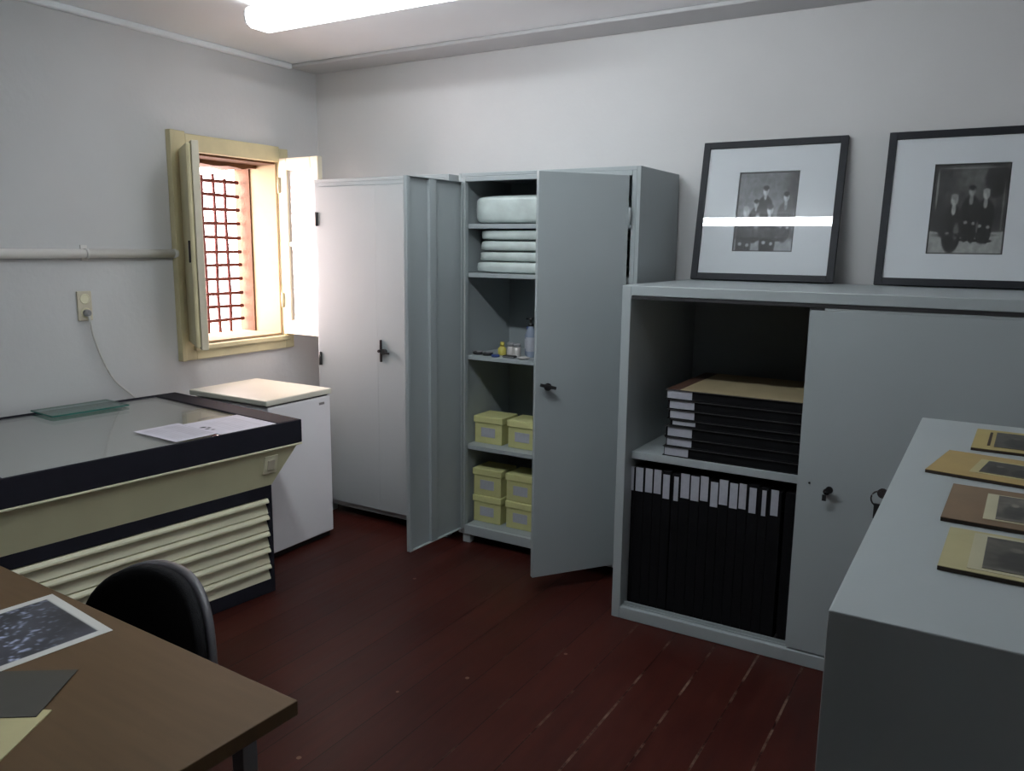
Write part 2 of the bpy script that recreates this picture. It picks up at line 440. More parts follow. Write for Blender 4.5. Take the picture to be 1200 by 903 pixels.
# ------------------------------------------------------------------ tall two-door steel cabinets
def tall_body(parent, W, D, H, stile, shelves, zb=.05):
    t = .018
    b = mb(M['grey'])
    b.box(0, t, 0, D, zb, H).box(W-t, W, 0, D, zb, H).box(t, W-t, 0, D, H-t, H)
    b.box(t, stile, 0, .03, zb, H-t).box(W-stile, W-t, 0, .03, zb, H-t)
    b.box(stile, W-stile, 0, .03, H-.04, H-t)                                  # fascia
    b.box(stile, W-stile, 0, .025, zb, zb+.05)                                 # plinth lip
    b.m(M['greyin']).box(t, W-t, D-t, D, zb, H-t).box(stile, W-stile, .025, D-t, zb+.032, zb+.05)
    b.build('body', parent, bevel=.0025)
    f = .045
    for x in (.02, W-.02-f):
        for y in (.012, D-.06): mb(M['grey']).box(x, x+f, y, y+f, 0, zb-.0005).build('foot', parent, bevel=.003)
    for z in shelves:
        s_ = mb(M['grey']).box(t+.001, W-t-.001, .035, D-t-.001, z-.022, z)
        s_.build('shelf', parent, bevel=.002)

def tall_door(parent, W, z0, z1, hinge_loc, side, angle, hm='hinge'):
    """local: hinge on z axis, leaf along +x*side, outer face at y=-.018"""
    def bx(m_, a, b, c0, c1, e, f):
        lo, hi = sorted((a*side, b*side)); m_.box(lo, hi, c0, c1, e, f); return m_
    m_ = bx(mb(M['grey']), 0, W, -.018, -.014, z0, z1)
    for a, b in ((0, .003), (W-.003, W)): bx(m_, a, b, -.014, .004, z0, z1)
    for e, f in ((z0, z0+.003), (z1-.003, z1)): bx(m_, .003, W-.003, -.014, .004, e, f)
    bx(m_, .003, .022, .001, .004, z0, z1); bx(m_, W-.022, W-.003, .001, .004, z0, z1)
    door = m_.build('door', parent, hinge_loc, (0, 0, angle), bevel=.0012)
    st = bx(mb(M['grey']), W*.50, W*.50+.05, -.0138, .003, z0+.004, z1-.004)
    st.build('stiffener', door, bevel=.003)
    for z in (z0+.16, (z0+z1)/2-.10, z1-.21):
        bx(mb(M[hm]), -.012, .012, -.0205, -.0185, z, z+.075).cyl((-.002*side, -.0225, z), .006, .075, 'z', 10).build('hinge', door)
    return door

# left one, both doors shut
H = 1.90
cabL = thing('steel_cabinet', 'tall grey two-door steel cabinet with both doors shut, beside the window', 'cabinet', (-3.312, 3.359, 0))
tall_body(cabL, .917, .48, H, .035, (.52, 1.0, 1.42))
dL = tall_door(cabL, .4225, .083, 1.858, (.036, -.002, 0), 1, 0)
dR = tall_door(cabL, .4225, .083, 1.858, (.917-.036, -.002, 0), -1, 0)
h = mb(M['darkmetal']); h.box(-.4005, -.3905, -.030, -.0185, .925, 1.045)
h.cyl((-.3955, -.046, .985), .0085, .0275, 'y', 14)
h.build('handle', dR, bevel=.002)
h = mb(M['dark']); h.cyl((-.372, -.036, .982), .016, .017, 'y', 16).box(-.372, -.335, -.034, -.026, .970, .980)
h.build('lock', dR)

# right one, open
cabR = thing('steel_cabinet', 'tall grey steel cabinet standing open, yellow boxes and bundles inside', 'cabinet', (-2.335, 3.359, 0))
WR = .96
tall_body(cabR, WR, .485, H, .04, (.525, .997, 1.416, 1.656))
dL2 = tall_door(cabR, .425, .083, 1.858, (.034, -.006, 0), 1, R(-93.0))
dR2 = tall_door(cabR, .432, .083, 1.858, (WR-.056, -.016, 0), -1, R(54), hm='grey')
h = mb(M['dark']); h.lathe([(.017, 0), (.017, .006), (.010, .008), (.010, .028)], (-.385, -.0465, .955), 16, 'y')
h.build('lock', dR2)
h = mb(M['dark'])
a = Matrix.Translation((-.385, -.05, .957)) @ Matrix.Rotation(R(14), 4, 'Y')
h.box(-.042, .036, -.008, .003, -.007, .007, a)
h.build('handle', dR2, bevel=.003)

# bundles in clear plastic, shelves 1 and 2
def bundle(label, x0, x1, y0, y1, z0, z1, seed, group=None):
    bm = bmesh.new(); nx, ny, nzz = 26, 18, 8
    o_ = MB(); o_.m(M['plastic'])
    # superellipsoid pillow: rounded sides, flat bottom, wrinkled skin
    vs = []
    nu, nv = 40, 16
    cx, cy, cz = (x0+x1)/2, (y0+y1)/2, (z0+z1)/2
    a_, b_, c_ = (x1-x0)/2, (y1-y0)/2, (z1-z0)/2
    sp = lambda v, p: math.copysign(abs(v)**p, v)
    for j in range(nv+1):
        ph = -PI/2 + PI*j/nv; row = []
        for i in range(nu):
            th = 2*PI*i/nu
            x = sp(math.cos(ph), .28)*sp(math.cos(th), .28); y = sp(math.cos(ph), .28)*sp(math.sin(th), .28); z = sp(math.sin(ph), .28)
            wr = 1 + .035*noise.noise(Vector((x*2.1+seed, y*2.3, z*5.3))) + .02*noise.noise(Vector((x*7+seed, y*6, z*3)))
            row.append(o_.bm.verts.new((a_*x*min(wr, 1.0), b_*y*min(wr, 1.0), max(-c_, min(c_, c_*z*wr)))))
        vs.append(row)
    for A, B in zip(vs, vs[1:]):
        for i in range(nu): o_.face([A[i], A[(i+1) % nu], B[(i+1) % nu], B[i]], True)
    bmesh.ops.remove_doubles(o_.bm, verts=o_.bm.verts[:], dist=1e-5)
    bm.free()
    ob = o_.build('wrapped_bundle', None, (cx, cy, cz))
    return tag(ob, label, 'bundle', group)
bundle('fat white pillow-like plastic-wrapped bundle alone on the cabinet top shelf', -2.292, -1.55, 3.40, 3.78, 1.657, 1.795, 3.1, 'wrapped bundles in the open cabinet')
zz = 1.417
for k, (hh, lab) in enumerate(((.056, 'flat pale green plastic-wrapped bundle lying at the bottom of the second-shelf pile'),
                               (.050, 'flat pale green wrapped bundle second from the bottom of the second-shelf pile'),
                               (.052, 'flat pale green wrapped bundle second from the top of the second-shelf pile'),
                               (.050, 'flat pale green plastic-wrapped bundle on top of the second-shelf pile'))):
    bundle(lab, -2.288+.009*k, -1.56-.01*((k*7) % 3), 3.405+.006*((k*5) % 3), 3.77, zz, zz+hh, 5.7+k*3, 'wrapped bundles in the open cabinet')
    zz += hh+.001

# yellow archive boxes
def make_box():
    o = thing('archive_box', None, 'box')
    w_, d_, h_ = .168, .15, .145
    b = mb(M['box']).box(-w_/2, w_/2, 0, d_, 0, h_-.032)
    b.build('body', o, bevel=.003)
    l = mb(M['boxlid']); l.box(-w_/2-.005, w_/2+.005, -.005, d_+.005, h_-.036, h_)
    l.build('lid', o, bevel=.004)
    mb(M['label']).box(-.043, .043, -.0012, -.0002, .035, .085).build('label', o)
    return o
spots = [(-2.220, 3.465, .526, 'yellow archive box standing left on the shelf below the bottles'),
         (-2.014, 3.465, .526, 'yellow archive box standing right on the shelf below the bottles'),
         (-2.212, 3.445, .247, 'upper left yellow archive box of four on the open cabinet floor'),
         (-2.008, 3.445, .247, 'upper right yellow archive box of four on the open cabinet floor'),
         (-2.212, 3.445, .101, 'lower left yellow archive box of four on the open cabinet floor'),
         (-2.008, 3.445, .101, 'lower right yellow archive box of four on the open cabinet floor')]
b0 = make_box()
for i, (x, y, z, lab) in enumerate(spots):
    o = b0 if i == 0 else copy_tree(b0)
    o.location = (x, y, z); o['label'] = lab; o['group'] = 'yellow archive boxes'

# small things on the middle shelf (top z .997)
zs = .9975
for x, y, lab in ((-2.277, 3.455, 'round black disc lying at the left end of the middle shelf'),
                  (-2.215, 3.45, 'round black disc lying next to the yellow bottle on the middle shelf')):
    o = thing('filter_disc', lab, 'disc', (x, y, zs), group='black discs on the middle shelf')
    mb(M['dark']).lathe([(.027, 0), (.028, .002), (.028, .012), (.025, .015)], (0, 0, 0), 24).build('disc', o)
    mb(M['greyplastic']).lathe([(.028, .0155), (.028, .0162), (.0, .0163)], (0, 0, 0), 24).m(M['dark']).box(-.006, .006, -.027, -.023, .0165, .019).build('grip', o)
o = thing('glue_bottle', 'small yellow bottle with a white lower half on the middle shelf', 'bottle', (-2.160, 3.50, zs))
mb(M['yellow']).lathe([(.020, 0), (.0215, .003), (.0215, .034), (.012, .043), (.011, .046)], (0, 0, 0)).build('body', o)
mb(M['yellow']).lathe([(.012, .0465), (.012, .062), (.009, .068)], (0, 0, 0)).build('cap', o)
for x, y, lab in ((-2.117, 3.515, 'small white jar with grey lid next to the yellow bottle'), (-2.074, 3.505, 'small white jar with grey lid next to the spray bottle')):
    o = thing('jar', lab, 'jar', (x, y, zs), group='small jars on the middle shelf')
    mb(M['jar']).lathe([(.018, 0), (.0195, .003), (.0195, .044), (.017, .048)], (0, 0, 0)).build('body', o)
    mb(M['greyplastic']).lathe([(.019, .0485), (.019, .062), (.017, .064)], (0, 0, 0)).build('lid', o)
o = thing('bottle', 'shorter clear plastic bottle with dark cap behind the jars', 'bottle', (-2.042, 3.575, zs))
mb(M['bottle']).lathe([(.021, 0), (.024, .004), (.024, .105), (.012, .125), (.012, .132)], (0, 0, 0)).build('body', o)
mb(M['blue']).lathe([(.016, .1325), (.016, .148), (.013, .15)], (0, 0, 0)).build('cap', o)
mb(M['label']).lathe([(.0244, .035), (.0246, .036), (.0246, .085), (.0244, .086)], (0, 0, 0)).build('label', o)
o = thing('spray_bottle', 'tall clear spray bottle with a small dark nozzle beside the open door', 'bottle', (-2.003, 3.52, zs))
mb(M['bottle']).lathe([(.021, 0), (.024, .004), (.024, .13), (.013, .152), (.0125, .156)], (0, 0, 0)).build('body', o)
mb(M['dark']).lathe([(.014, .1565), (.014, .168), (.007, .170), (.007, .184), (.012, .186), (.012, .200)], (0, 0, 0)).box(-.026, 0, -.005, .005, .189, .197).build('nozzle', o)
mb(M['label']).lathe([(.0244, .03), (.0246, .031), (.0246, .10), (.0244, .101)], (0, 0, 0)).build('label', o)
o = thing('plastic_disc', 'blue screw cap lying in front of the yellow bottle', 'cap', (-2.150, 3.42, zs))
mb(M['blue']).lathe([(.021, 0), (.021, .010), (.018, .0125)], (0, 0, 0)).build('cap', o)
o = thing('lens_cloth_case', 'flat black pouch lying in front of the white jars', 'pouch', (-2.075, 3.435, zs))
mb(M['dark']).box(-.034, .034, -.018, .018, 0, .012).build('pouch', o, bevel=.005)
mb(M['greyplastic']).box(-.034, .034, -.0195, -.0181, .004, .008).build('zip', o)
o = thing('soap_dish', 'flat white dish lying beside the spray bottle', 'dish', (-1.992, 3.43, zs))
mb(M['jar']).lathe([(.022, 0), (.030, .006), (.031, .009), (.027, .009), (.02, .004)], (0, 0, 0), 22).build('dish', o)

# ------------------------------------------------------------------ low sliding-door cabinet
lx0, lx1, ly0, ly1, lh = -1.284, .316, 2.987, 3.80, 1.403
low = thing('sliding_door_cabinet', 'wide low grey cabinet with sliding door half open, albums inside, pictures on top', 'cabinet', (lx0, ly0, 0))
LW, LD = lx1-lx0, ly1-ly0
t = .038
b = mb(M['grey'])
b.box(0, t, 0, LD, 0, lh).box(LW-t, LW, 0, LD, 0, lh)
b.box(t, LW-t, 0, LD, lh-.04, lh).box(t, LW-t, 0, .022, 0, .052)
b.m(M['greyin']).box(t, LW-t, .022, LD-.012, .0, .034).box(t, LW-t, LD-.012, LD, 0.034, lh-.04)
b.build('body', low, bevel=.003)
tr = mb(M['grey']).box(t+.001, LW-t-.001, .024, .028, .0345, .056).box(t+.001, LW-t-.001, .046, .050, .0345, .060)
tr.build('bottom_track', low)
mb(M['darkgap']).box(t+.001, LW-t-.001, .004, .060, lh-.054, lh-.0405).build('top_track', low)
mb(M['grey']).box(t+.001, LW-t-.001, .066, LD-.013, .684, .7142).build('shelf', low, bevel=.002)
sd = mb(M['grey']); sx0 = .717
sd.box(sx0, LW-t-.004, .006, .010, .058, lh-.064).box(sx0, sx0+.004, .010, .020, .058, lh-.064).box(sx0+.05, LW-t-.004, .006, .010, lh-.064, lh-.055)
door = sd.build('sliding_door', low, bevel=.0015)
mb(M['darkgap']).box(sx0+.002, sx0+.05, .0065, .0095, lh-.0635, lh-.0555).build('roller_notch', door)
k = mb(M['chrome']).lathe([(.012, 0), (.012, .003), (.008, .004), (.008, .008)], (.822, -.0025, .690), 18, 'y')
lock = k.build('lock', door)
kk = mb(M['dark']).box(.817, .827, -.020, -.003, .6895, .6925).lathe([(.013, 0), (.013, .005)], (.834, -.024, .704), 16, 'y').box(.812, .826, -.026, -.020, .662, .684)
kk.build('key', lock)
mb(M['dark']).cyl((.760, .003, .712), .0035, .003, 'y', 12).build('screw_hole', door)
# rear leaf slid to the right, behind the front one
mb(M['grey']).box(.80, LW-t-.004, .032, .038, .062, lh-.060).build('sliding_door', low)

# lying albums
AG = 'black albums lying on the middle shelf'
def album(name, label, loc, w_, d_, h_, lab_x, upright=False, top=None, group=None, lab_h=.03, blank=False):
    o = thing(name, label, 'album', loc, group=group)
    b = mb(M['black'])
    if upright:
        c_ = .0022
        b.box(0, w_, 0, d_, 0, h_)
        b.build('cover', o, bevel=.0015)
        b = mb(M['albumedge' if blank else 'label']); b.box(lab_x[0], lab_x[1], -.0012, -.0002, lab_x[2], lab_x[3]); b.build('spine_label', o)
    else:
        c_ = .0035
        b.box(0, w_, .004, d_-.004, c_, h_-c_).box(-.004, w_+.004, -.003, d_, 0, c_)
        b.m(M['albumedge']).box(-.004, w_+.004, -.003, d_, h_-c_, h_)
        b.build('cover', o, bevel=.0015)
        q = .5*(h_-lab_h)
        mb(M['label']).box(lab_x[0], lab_x[1], .0022, .0038, q, h_-q).build('spine_label', o)
        if top:
            mb(M['tan']).box(.058, w_+.003, -.002, d_-.002, h_+.0003, h_+.003).build('cover_board', o)
            mb(M['brownstrip']).box(.002, .056, -.002, d_-.002, h_+.0003, h_+.0026).build('spine_strip', o)
    return o
rows = [(.7145, .0405, -1.113, (.004, .103), .036), (.7565, .0375, -1.106, (.006, .108), .034), (.7955, .0435, -1.108, (.009, .110), .040),
        (.8405, .0285, -1.090, (.010, .104), .016), (.8705, .038, -1.100, (.008, .108), .032), (.910, .0385, -1.104, (.009, .110), .034), (.950, .040, -1.110, (.003, .105), .036)]
order = ['lowest', 'second from the bottom', 'third from the bottom', 'thinnest, middle one', 'third from the top', 'second from the top', 'topmost']
for (z, hh, x, lx, lh_), nm in zip(rows, order):
    lab = 'black album lying in the stack on the cabinet shelf, %s' % nm
    if nm == 'topmost': lab = 'topmost lying album of the shelf stack, with tan board cover'
    album('photo_album', lab, (x, 3.068, z), .62, .50, hh, lx, top=(nm == 'topmost'), group=AG, lab_h=lh_)

# upright albums in the bottom compartment
labs = [(-1.252,-1.240),(-1.232,-1.199),(-1.189,-1.158),(-1.151,-1.120),(-1.111,-1.083),(-1.064,-1.045),(-1.035,-.999),(-.993,-.959),(-.953,-.921),
        (-.911,-.881),(-.876,-.842),(-.834,-.803),(-.797,-.769),(-.757,-.730),(-.708,-.692),(-.674,-.646)]
tops = [548, 548.3, 550.2, 551.8, 557.2, 560.2, 557.2, 561.1, 561.1, 566.5, 564.9, 569.3, 570.5, 575.1, 578.2, 578.2]
offs = [0, 0, .002, .003, -.012, -.014, .004, 0, .006, -.011, .004, -.003, .001, -.009, -.012, -.004]
k_ = .995
LB = [(a*k_, b*k_) for a, b in labs]
nth = ['first (half hidden)', 'second', 'third', 'fourth', 'fifth', 'sixth (narrow label)', 'seventh', 'eighth', 'ninth', 'tenth', 'eleventh', 'twelfth', 'thirteenth', 'fourteenth', 'fifteenth (narrow label)', 'sixteenth, last']
for i, (a, b_) in enumerate(LB):
    left = (LB[i-1][1]+a)/2 if i else a-.0035
    right = (b_+LB[i+1][0])/2 if i < len(LB)-1 else b_+.012
    left = max(left, -1.2448)+.0006; right -= .0006
    if i == 4: right -= .004
    hh = .602+.006*((i*5) % 3)
    zt = .572+.012*((i*3) % 2)*0 + offs[i]
    album('photo_album', 'black album upright on the cabinet floor, %s from the left' % nth[i], (left, 3.062, .0355), right-left, .45, hh,
          (a-left, b_-left, zt-.062, zt+.040), upright=True, group='upright black albums in the low cabinet')

album('photo_album', 'black album upright on the cabinet floor, without a label, next to the sliding door', (-.618, 3.064, .0355), .036, .45, .604, (.004, .006, .02, .03), upright=True, group='upright black albums in the low cabinet', blank=True)

# ------------------------------------------------------------------ framed photographs leaning on the wall
def soft(u, v, cu, cv, ru, rv, edge=.25):
    d_ = math.hypot((u-cu)/ru, (v-cv)/rv); return 1-sm(1-edge, 1+edge, d_)
def figure(put, u, v, x, top, sc, suit, skin, hair, shirt=0, feet=None, seated=False):
    """one sitter painted into a print: coat, legs, neck, face, hair, hands"""
    put(suit, soft(u, v, x, top-.19*sc, .105*sc, .145*sc, .10)); put(suit*.9, soft(u, v, x, top-.30*sc, .095*sc, .15*sc, .12))
    if feet is not None:
        put(suit*.85, soft(u, v, x-.035*sc, (top+feet)/2-.15*sc, .042*sc, max(.02, (top-feet)/2-.13*sc), .14)); put(suit*.85, soft(u, v, x+.04*sc, (top+feet)/2-.16*sc, .042*sc, max(.02, (top-feet)/2-.13*sc), .14))
        put(18, soft(u, v, x-.04*sc, feet, .05*sc, .016, .3)); put(18, soft(u, v, x+.055*sc, feet-.008, .05*sc, .016, .3))
    if shirt: put(shirt, soft(u, v, x, top-.085*sc, .022*sc, .045*sc, .3))
    put(skin*.85, soft(u, v, x, top-.055*sc, .018*sc, .03*sc, .3))
    put(skin, soft(u, v, x, top, .036*sc, .044*sc, .22)); put(skin*.7, soft(u, v, x+.016*sc, top-.005, .016*sc, .03*sc, .5)*.6)
    put(hair, soft(u, v, x-.002, top+.032*sc, .038*sc, .022*sc, .3)); put(hair, soft(u, v, x, top+.006*sc, .024*sc, .005*sc, .6)*.6)
    put(skin*.85, soft(u, v, x-.04*sc, top-.29*sc, .022*sc, .016*sc, .4)); put(skin*.85, soft(u, v, x+.05*sc, top-.30*sc, .02*sc, .016*sc, .4))
def family_one(u, v):
    """five sitters before a pale painted backdrop"""
    c_ = 118 + 16*nz(u, v, 3, 1) + 8*nz(u, v, 7, 6) - 55*sm(.70, .95, u)*sm(.25, .6, v) - 25*sm(.42, .2, v)
    def put(val, a):
        nonlocal c_; c_ = c_*(1-a)+val*a
    put(150, sm(.20, .13, v))
    figure(put, u, v, .47, .76, 1.3, 34, 195, 28, 0)
    figure(put, u, v, .82, .68, 1.25, 72, 195, 30, 120)
    figure(put, u, v, .33, .60, 1.1, 36, 175, 24, 0)
    figure(put, u, v, .17, .50, 1.4, 56, 185, 150, 225, .17)
    figure(put, u, v, .57, .52, 1.4, 38, 200, 60, 205, .15)
    put(165, soft(u, v, .37, .37, .05, .11, .3)); put(70, soft(u, v, .27, .30, .05, .16, .4)*.7); put(150, soft(u, v, .66, .36, .09, .04, .4))
    put(62, soft(u, v, .48, .24, .30, .07, .4)*.8); put(30, soft(u, v, .33, .155, .12, .025, .4)); put(48, soft(u, v, .74, .15, .09, .02, .4))
    c_ += 18*nz(u, v, 15, 4)+8*nz(u, v, 30, 3)
    e = min(u, 1-u, v*1.36, (1-v)*1.36)
    c_ = max(16, c_)*sm(.006, .028, e) + 24*(1-sm(.006, .028, e))
    return (c_*.97, c_, c_*1.03)
def family_two(u, v):
    """three men in dark suits, dark hanging behind, pale floor"""
    c_ = 70 + 16*nz(u, v, 4, 9) + 8*nz(u, v, 9, 1) - 36*soft(u, v, .84, .82, .15, .20, .15) - 24*sm(.36, .12, u) + 20*soft(u, v, .55, .85, .2, .15, .8)
    f_ = sm(.25, .27, v+.015*math.sin(u*9))
    c_ = c_*f_ + (152+12*nz(u, v, 8, 2))*(1-f_)
    def put(val, a):
        nonlocal c_; c_ = c_*(1-a)+val*a
    put(48, soft(u, v, .90, .42, .08, .14, .2)); put(40, soft(u, v, .22, .30, .10, .12, .25))
    figure(put, u, v, .53, .70, 1.2, 28, 150, 20, 135, .16)
    figure(put, u, v, .31, .60, 1.3, 32, 170, 125, 165, .17)
    figure(put, u, v, .72, .66, 1.2, 24, 172, 150, 150, .155)
    put(95, soft(u, v, .37, .25, .035, .09, .4)); put(90, soft(u, v, .64, .30, .015, .07, .4)); put(34, soft(u, v, .48, .21, .34, .022, .5)*.8)
    put(130, soft(u, v, .50, .955, .36, .012, .5)*.7); put(140, soft(u, v, .065, .72, .015, .22, .4)*.8); put(125, soft(u, v, .945, .5, .012, .3, .4)*.6)
    c_ += 15*nz(u, v, 16, 7)+8*nz(u, v, 33, 3)
    e = min(u, 1-u, v*1.36, (1-v)*1.36)
    c_ = max(12, c_)*sm(.004, .026, e) + 16*(1-sm(.004, .026, e))
    return (c_*.99, c_*1.01, c_*.99)
def picture(label, x0, w_, photo, fn):
    h_ = .641; fw = .030
    o = thing('framed_photograph', label, 'picture', (x0, 3.72, 1.4095), rot=(PI/2-R(10.5), 0, 0), group='framed photographs on the low cabinet')
    # local: x right, y up along the picture, z out of the picture towards the room
    f = mb(M['frame'])
    f.box(0, fw, 0, h_, -.024, 0).box(w_-fw, w_, 0, h_, -.024, 0).box(fw, w_-fw, 0, fw, -.024, 0).box(fw, w_-fw, h_-fw, h_, -.024, 0)
    f.box(.004, w_-.004, .004, h_-.004, -.027, -.0245)
    f.build('frame', o, bevel=.003)
    px, py, pw, ph = photo
    m_ = mb(M['matboard'])
    z0, z1 = -.018, -.010
    m_.box(fw+.0005, px, fw+.0005, h_-fw-.0005, z0, z1).box(px+pw, w_-fw-.0005, fw+.0005, h_-fw-.0005, z0, z1)
    m_.box(px, px+pw, fw+.0005, py, z0, z1).box(px, px+pw, py+ph, h_-fw-.0005, z0, z1)
    m_.build('mat', o)
    image_grid('photograph', pw-.001, ph-.001, 110, 150, fn, o, loc=(px+.0005, py+.0005, -.0175))
    mb(M['pglass']).box(fw+.0003, w_-fw-.0003, fw+.0003, h_-fw-.0003, -.006, -.004).build('glass', o)
    return o
picture('black framed old family photograph with a bright lamp reflection across its glass', -1.256, .637, (.180, .134, .268, .364), family_one)
picture('black framed old photograph of three men in dark suits, at the right edge', -.457, .637, (.183, .134, .271, .368), family_two)

# ------------------------------------------------------------------ white chest freezer
fz = thing('chest_freezer', 'small white chest freezer with a cream lid, under the window', 'freezer', (-2.958, 2.64, 0), R(0))
mb(M['freezer']).box(-.545, 0, .012, .435, .03, .768).build('body', fz, bevel=.006)
mb(M['dark']).box(-.53, -.016, .03, .42, .002, .0295).build('plinth', fz)
mb(M['dark']).box(-.53, -.010, .024, .424, .7685, .7755).build('seal', fz)
mb(M['lidcream']).box(-.565, .004, 0, .445, .776, .805).build('lid', fz, bevel=.006)
mb(M['greyplastic']).box(.0003, .003, .352, .388, .728, .740).build('badge', fz)

# ------------------------------------------------------------------ glass-topped chest display (black rim, cream sides)
RZ = R(-6.2)
dz = thing('display_chest', 'long cream chest with black rim, glass top and louvred front', 'display case', (-2.608, 2.528, 0), RZ)
LEN, DEP = 1.30, 1.03
zr0, zr1 = .676, .78
rm = mb(M['rim'])
rm.box(-.012, 0, -LEN, 0, zr0, zr1).box(-DEP, -DEP+.012, -LEN, 0, zr0, zr1)
rm.box(-DEP+.012, -.012, -.118, 0, zr0, zr1).box(-DEP+.012, -.012, -LEN, -LEN+.095, zr0, zr1)
rm.build('rim', dz, bevel=.004)
mb(M['deck']).box(-DEP+.0125, -.0125, -LEN+.0955, -.1185, .70, .766).build('deck', dz)
mb(M['glass']).box(-DEP+.0125, -.0125, -LEN+.0955, -.1185, .7665, .775).build('top_glass', dz)
# tapering cream tray: full footprint at .672, base footprint at .497
bd = mb(M['cream'])
A = [(-DEP+.012, -LEN+.012, .675), (-.012, -LEN+.012, .675), (-.012, -.012, .675), (-DEP+.012, -.012, .675)]
B = [(-DEP+.06, -LEN+.02, .499), (-.052, -LEN+.02, .499), (-.052, -.135, .499), (-DEP+.06, -.135, .499)]
va = [bd.bm.verts.new(p) for p in A]; vb = [bd.bm.verts.new(p) for p in B]
for i in range(4): bd.face([va[i], va[(i+1) % 4], vb[(i+1) % 4], vb[i]])
bd.face(va); bd.face(vb[::-1])
bd.build('tray', dz)
mb(M['louver']).box(-.010, .002, -LEN+.004, -.002, .667, .6755).build('lip', dz, bevel=.002)
bs = mb(M['rim'])
X0, X1, Y0, Y1 = -DEP+.06, -.052, -LEN+.02, -.135
bs.box(X0, X1-.03, Y0, Y1, .002, .498)
bs.box(X1-.03, X1, Y0, Y1, .445, .498).box(X1-.03, X1, Y0, Y1, .002, .062)
bs.box(X1-.03, X1, Y1-.022, Y1, .062, .445).box(X1-.03, X1, Y0, Y0+.022, .062, .445)
bs.build('base', dz, bevel=.002)
zb, n = .064, 5
hh = (.444-.064)/n
# louvres: sloping slat, then a rounded nose that overhangs the next slat below
pr2 = [(X1-.029, .063)]
for k in range(n):
    z = zb+k*hh
    pr2 += [(X1-.001, z+.001), (X1+.001, z+.004), (X1-.015, z+hh*.58), (X1-.027, z+hh*.59), (X1-.027, z+hh*.665), (X1+.003, z+hh*.67), (X1+.011, z+hh*.72), (X1+.010, z+hh*.82), (X1+.001, z+hh*.96), (X1-.012, z+hh*.965), (X1-.012, z+hh*.995)]
pr2 += [(X1-.029, .4445)]
mb(M['louver']).prism(pr2, Y0+.023, Y1-.023, 'y').build('louvre_panel', dz)
sw = thing('switch', None, None); bpy.data.objects.remove(sw)
tilt = math.atan2(.04, .176)
a = Matrix.Translation((-.029, -.155, .60)) @ Matrix.Rotation(tilt, 4, 'Y')
s_ = mb(M['louver']).box(.0005, .006, -.034, .034, -.042, .042, a)
sp_ = s_.build('switch_plate', dz, bevel=.002)
mb(M['plasticw']).box(.0062, .011, -.018, .018, -.024, .024, a).build('rocker', sp_, bevel=.002)

# things lying on its glass
ZG = .7755
def sheet_marks(u, v):
    c_ = 205+6*nz(u, v, 5, 3)
    for cu, cv, ru, rv in ((.40, .10, .035, .05), (.52, .09, .03, .035), (.62, .12, .022, .03), (.47, .16, .04, .02)):
        a_ = soft(u, v, cu, cv, ru, rv, .3); c_ = c_*(1-a_)+40*a_
    for q in range(8):
        if .16 < u < .86 and abs(v-(.30+.07*q)) < .012: c_ -= 14
    return (c_*.98, c_*.97, c_*1.02)
def sheet_lines(u, v):
    c_ = 200+6*nz(u, v, 5, 3)
    if .12 < u < .88 and .12 < v < .88 and int(v*26) % 2 == 0: c_ -= 14
    if min(u, 1-u) < .06 or min(v, 1-v) < .06: c_ += 12
    return (c_*.98, c_*.97, c_*1.02)
o = thing('paper_sheet', 'white printed paper sheet on the glass, the one nearer the desk', 'paper', (-3.0097, 1.9782, ZG), R(-3.2), group='paper sheets on the glass')
image_grid('sheet', .297, .205, 30, 40, sheet_lines, o, material=M['sheetmat'])
o = thing('paper_sheet', 'white paper sheet with dark marks on the glass, nearest the freezer', 'paper', (-2.9585, 2.1718, ZG+.0008), R(-6.2), group='paper sheets on the glass')
image_grid('sheet', .297, .272, 60, 60, sheet_marks, o, material=M['sheetmat'])
o = thing('glass_sheet', 'loose teal-edged glass plate lying by the left wall', 'glass plate', (-3.735, 1.955, ZG+.0055), R(-5))
gl = mb(M['tealglass']).box(.002, .208, .002, .348, .0, .006)
gl.build('pane', o)
ed = mb(M['tealedge']).box(0, .0018, 0, .35, 0, .006).box(.2082, .21, 0, .35, 0, .006).box(.0018, .2082, 0, .0018, 0, .006).box(.0018, .2082, .3482, .35, 0, .006)
ed.build('edge', o)

# ------------------------------------------------------------------ left wall fittings
o = thing('wall_pipe', 'white pipe running along the left wall up to the window', 'pipe', (XW, 0, 1.492))
mb(M['white']).cyl((.024, -1.6, 0), .0215, 4.36, 'y', 20).lathe([(.0235, 0), (.0235, .02), (.012, .026)], (.024, 2.76, 0), 20, 'y').build('tube', o)
for y in (.6, 2.285):
    mb(M['white']).box(.0005, .006, y-.016, y+.016, -.034, .040).lathe([(.0245, 0), (.0245, .018)], (.024, y-.009, 0), 20, 'y').build('clip', o)
o = thing('wall_socket', 'cream double wall socket on the left wall under the pipe', 'socket', (XW, 2.266, 1.243))
mb(M['plasticw']).box(.0005, .012, -.036, .036, -.071, .071).build('plate', o, bevel=.004)
for z in (-.033, .034):
    mb(M['louver']).lathe([(.024, 0), (.024, .003), (.020, .0032), (.020, .001)], (.0122, 0, z), 20, 'x').build('outlet', o)
o = thing('power_cable', 'grey cable hanging from the wall socket down behind the chest', 'cable', (XW, 2.266, 1.21))
path = [(.034, .0, -.012), (.040, .004, -.05), (.034, .018, -.12), (.028, .060, -.24), (.026, .115, -.345), (.026, .20, -.43), (.030, .26, -.50), (.035, .29, -.60), (.04, .28, -.85), (.05, .2, -1.19)]
pts = []
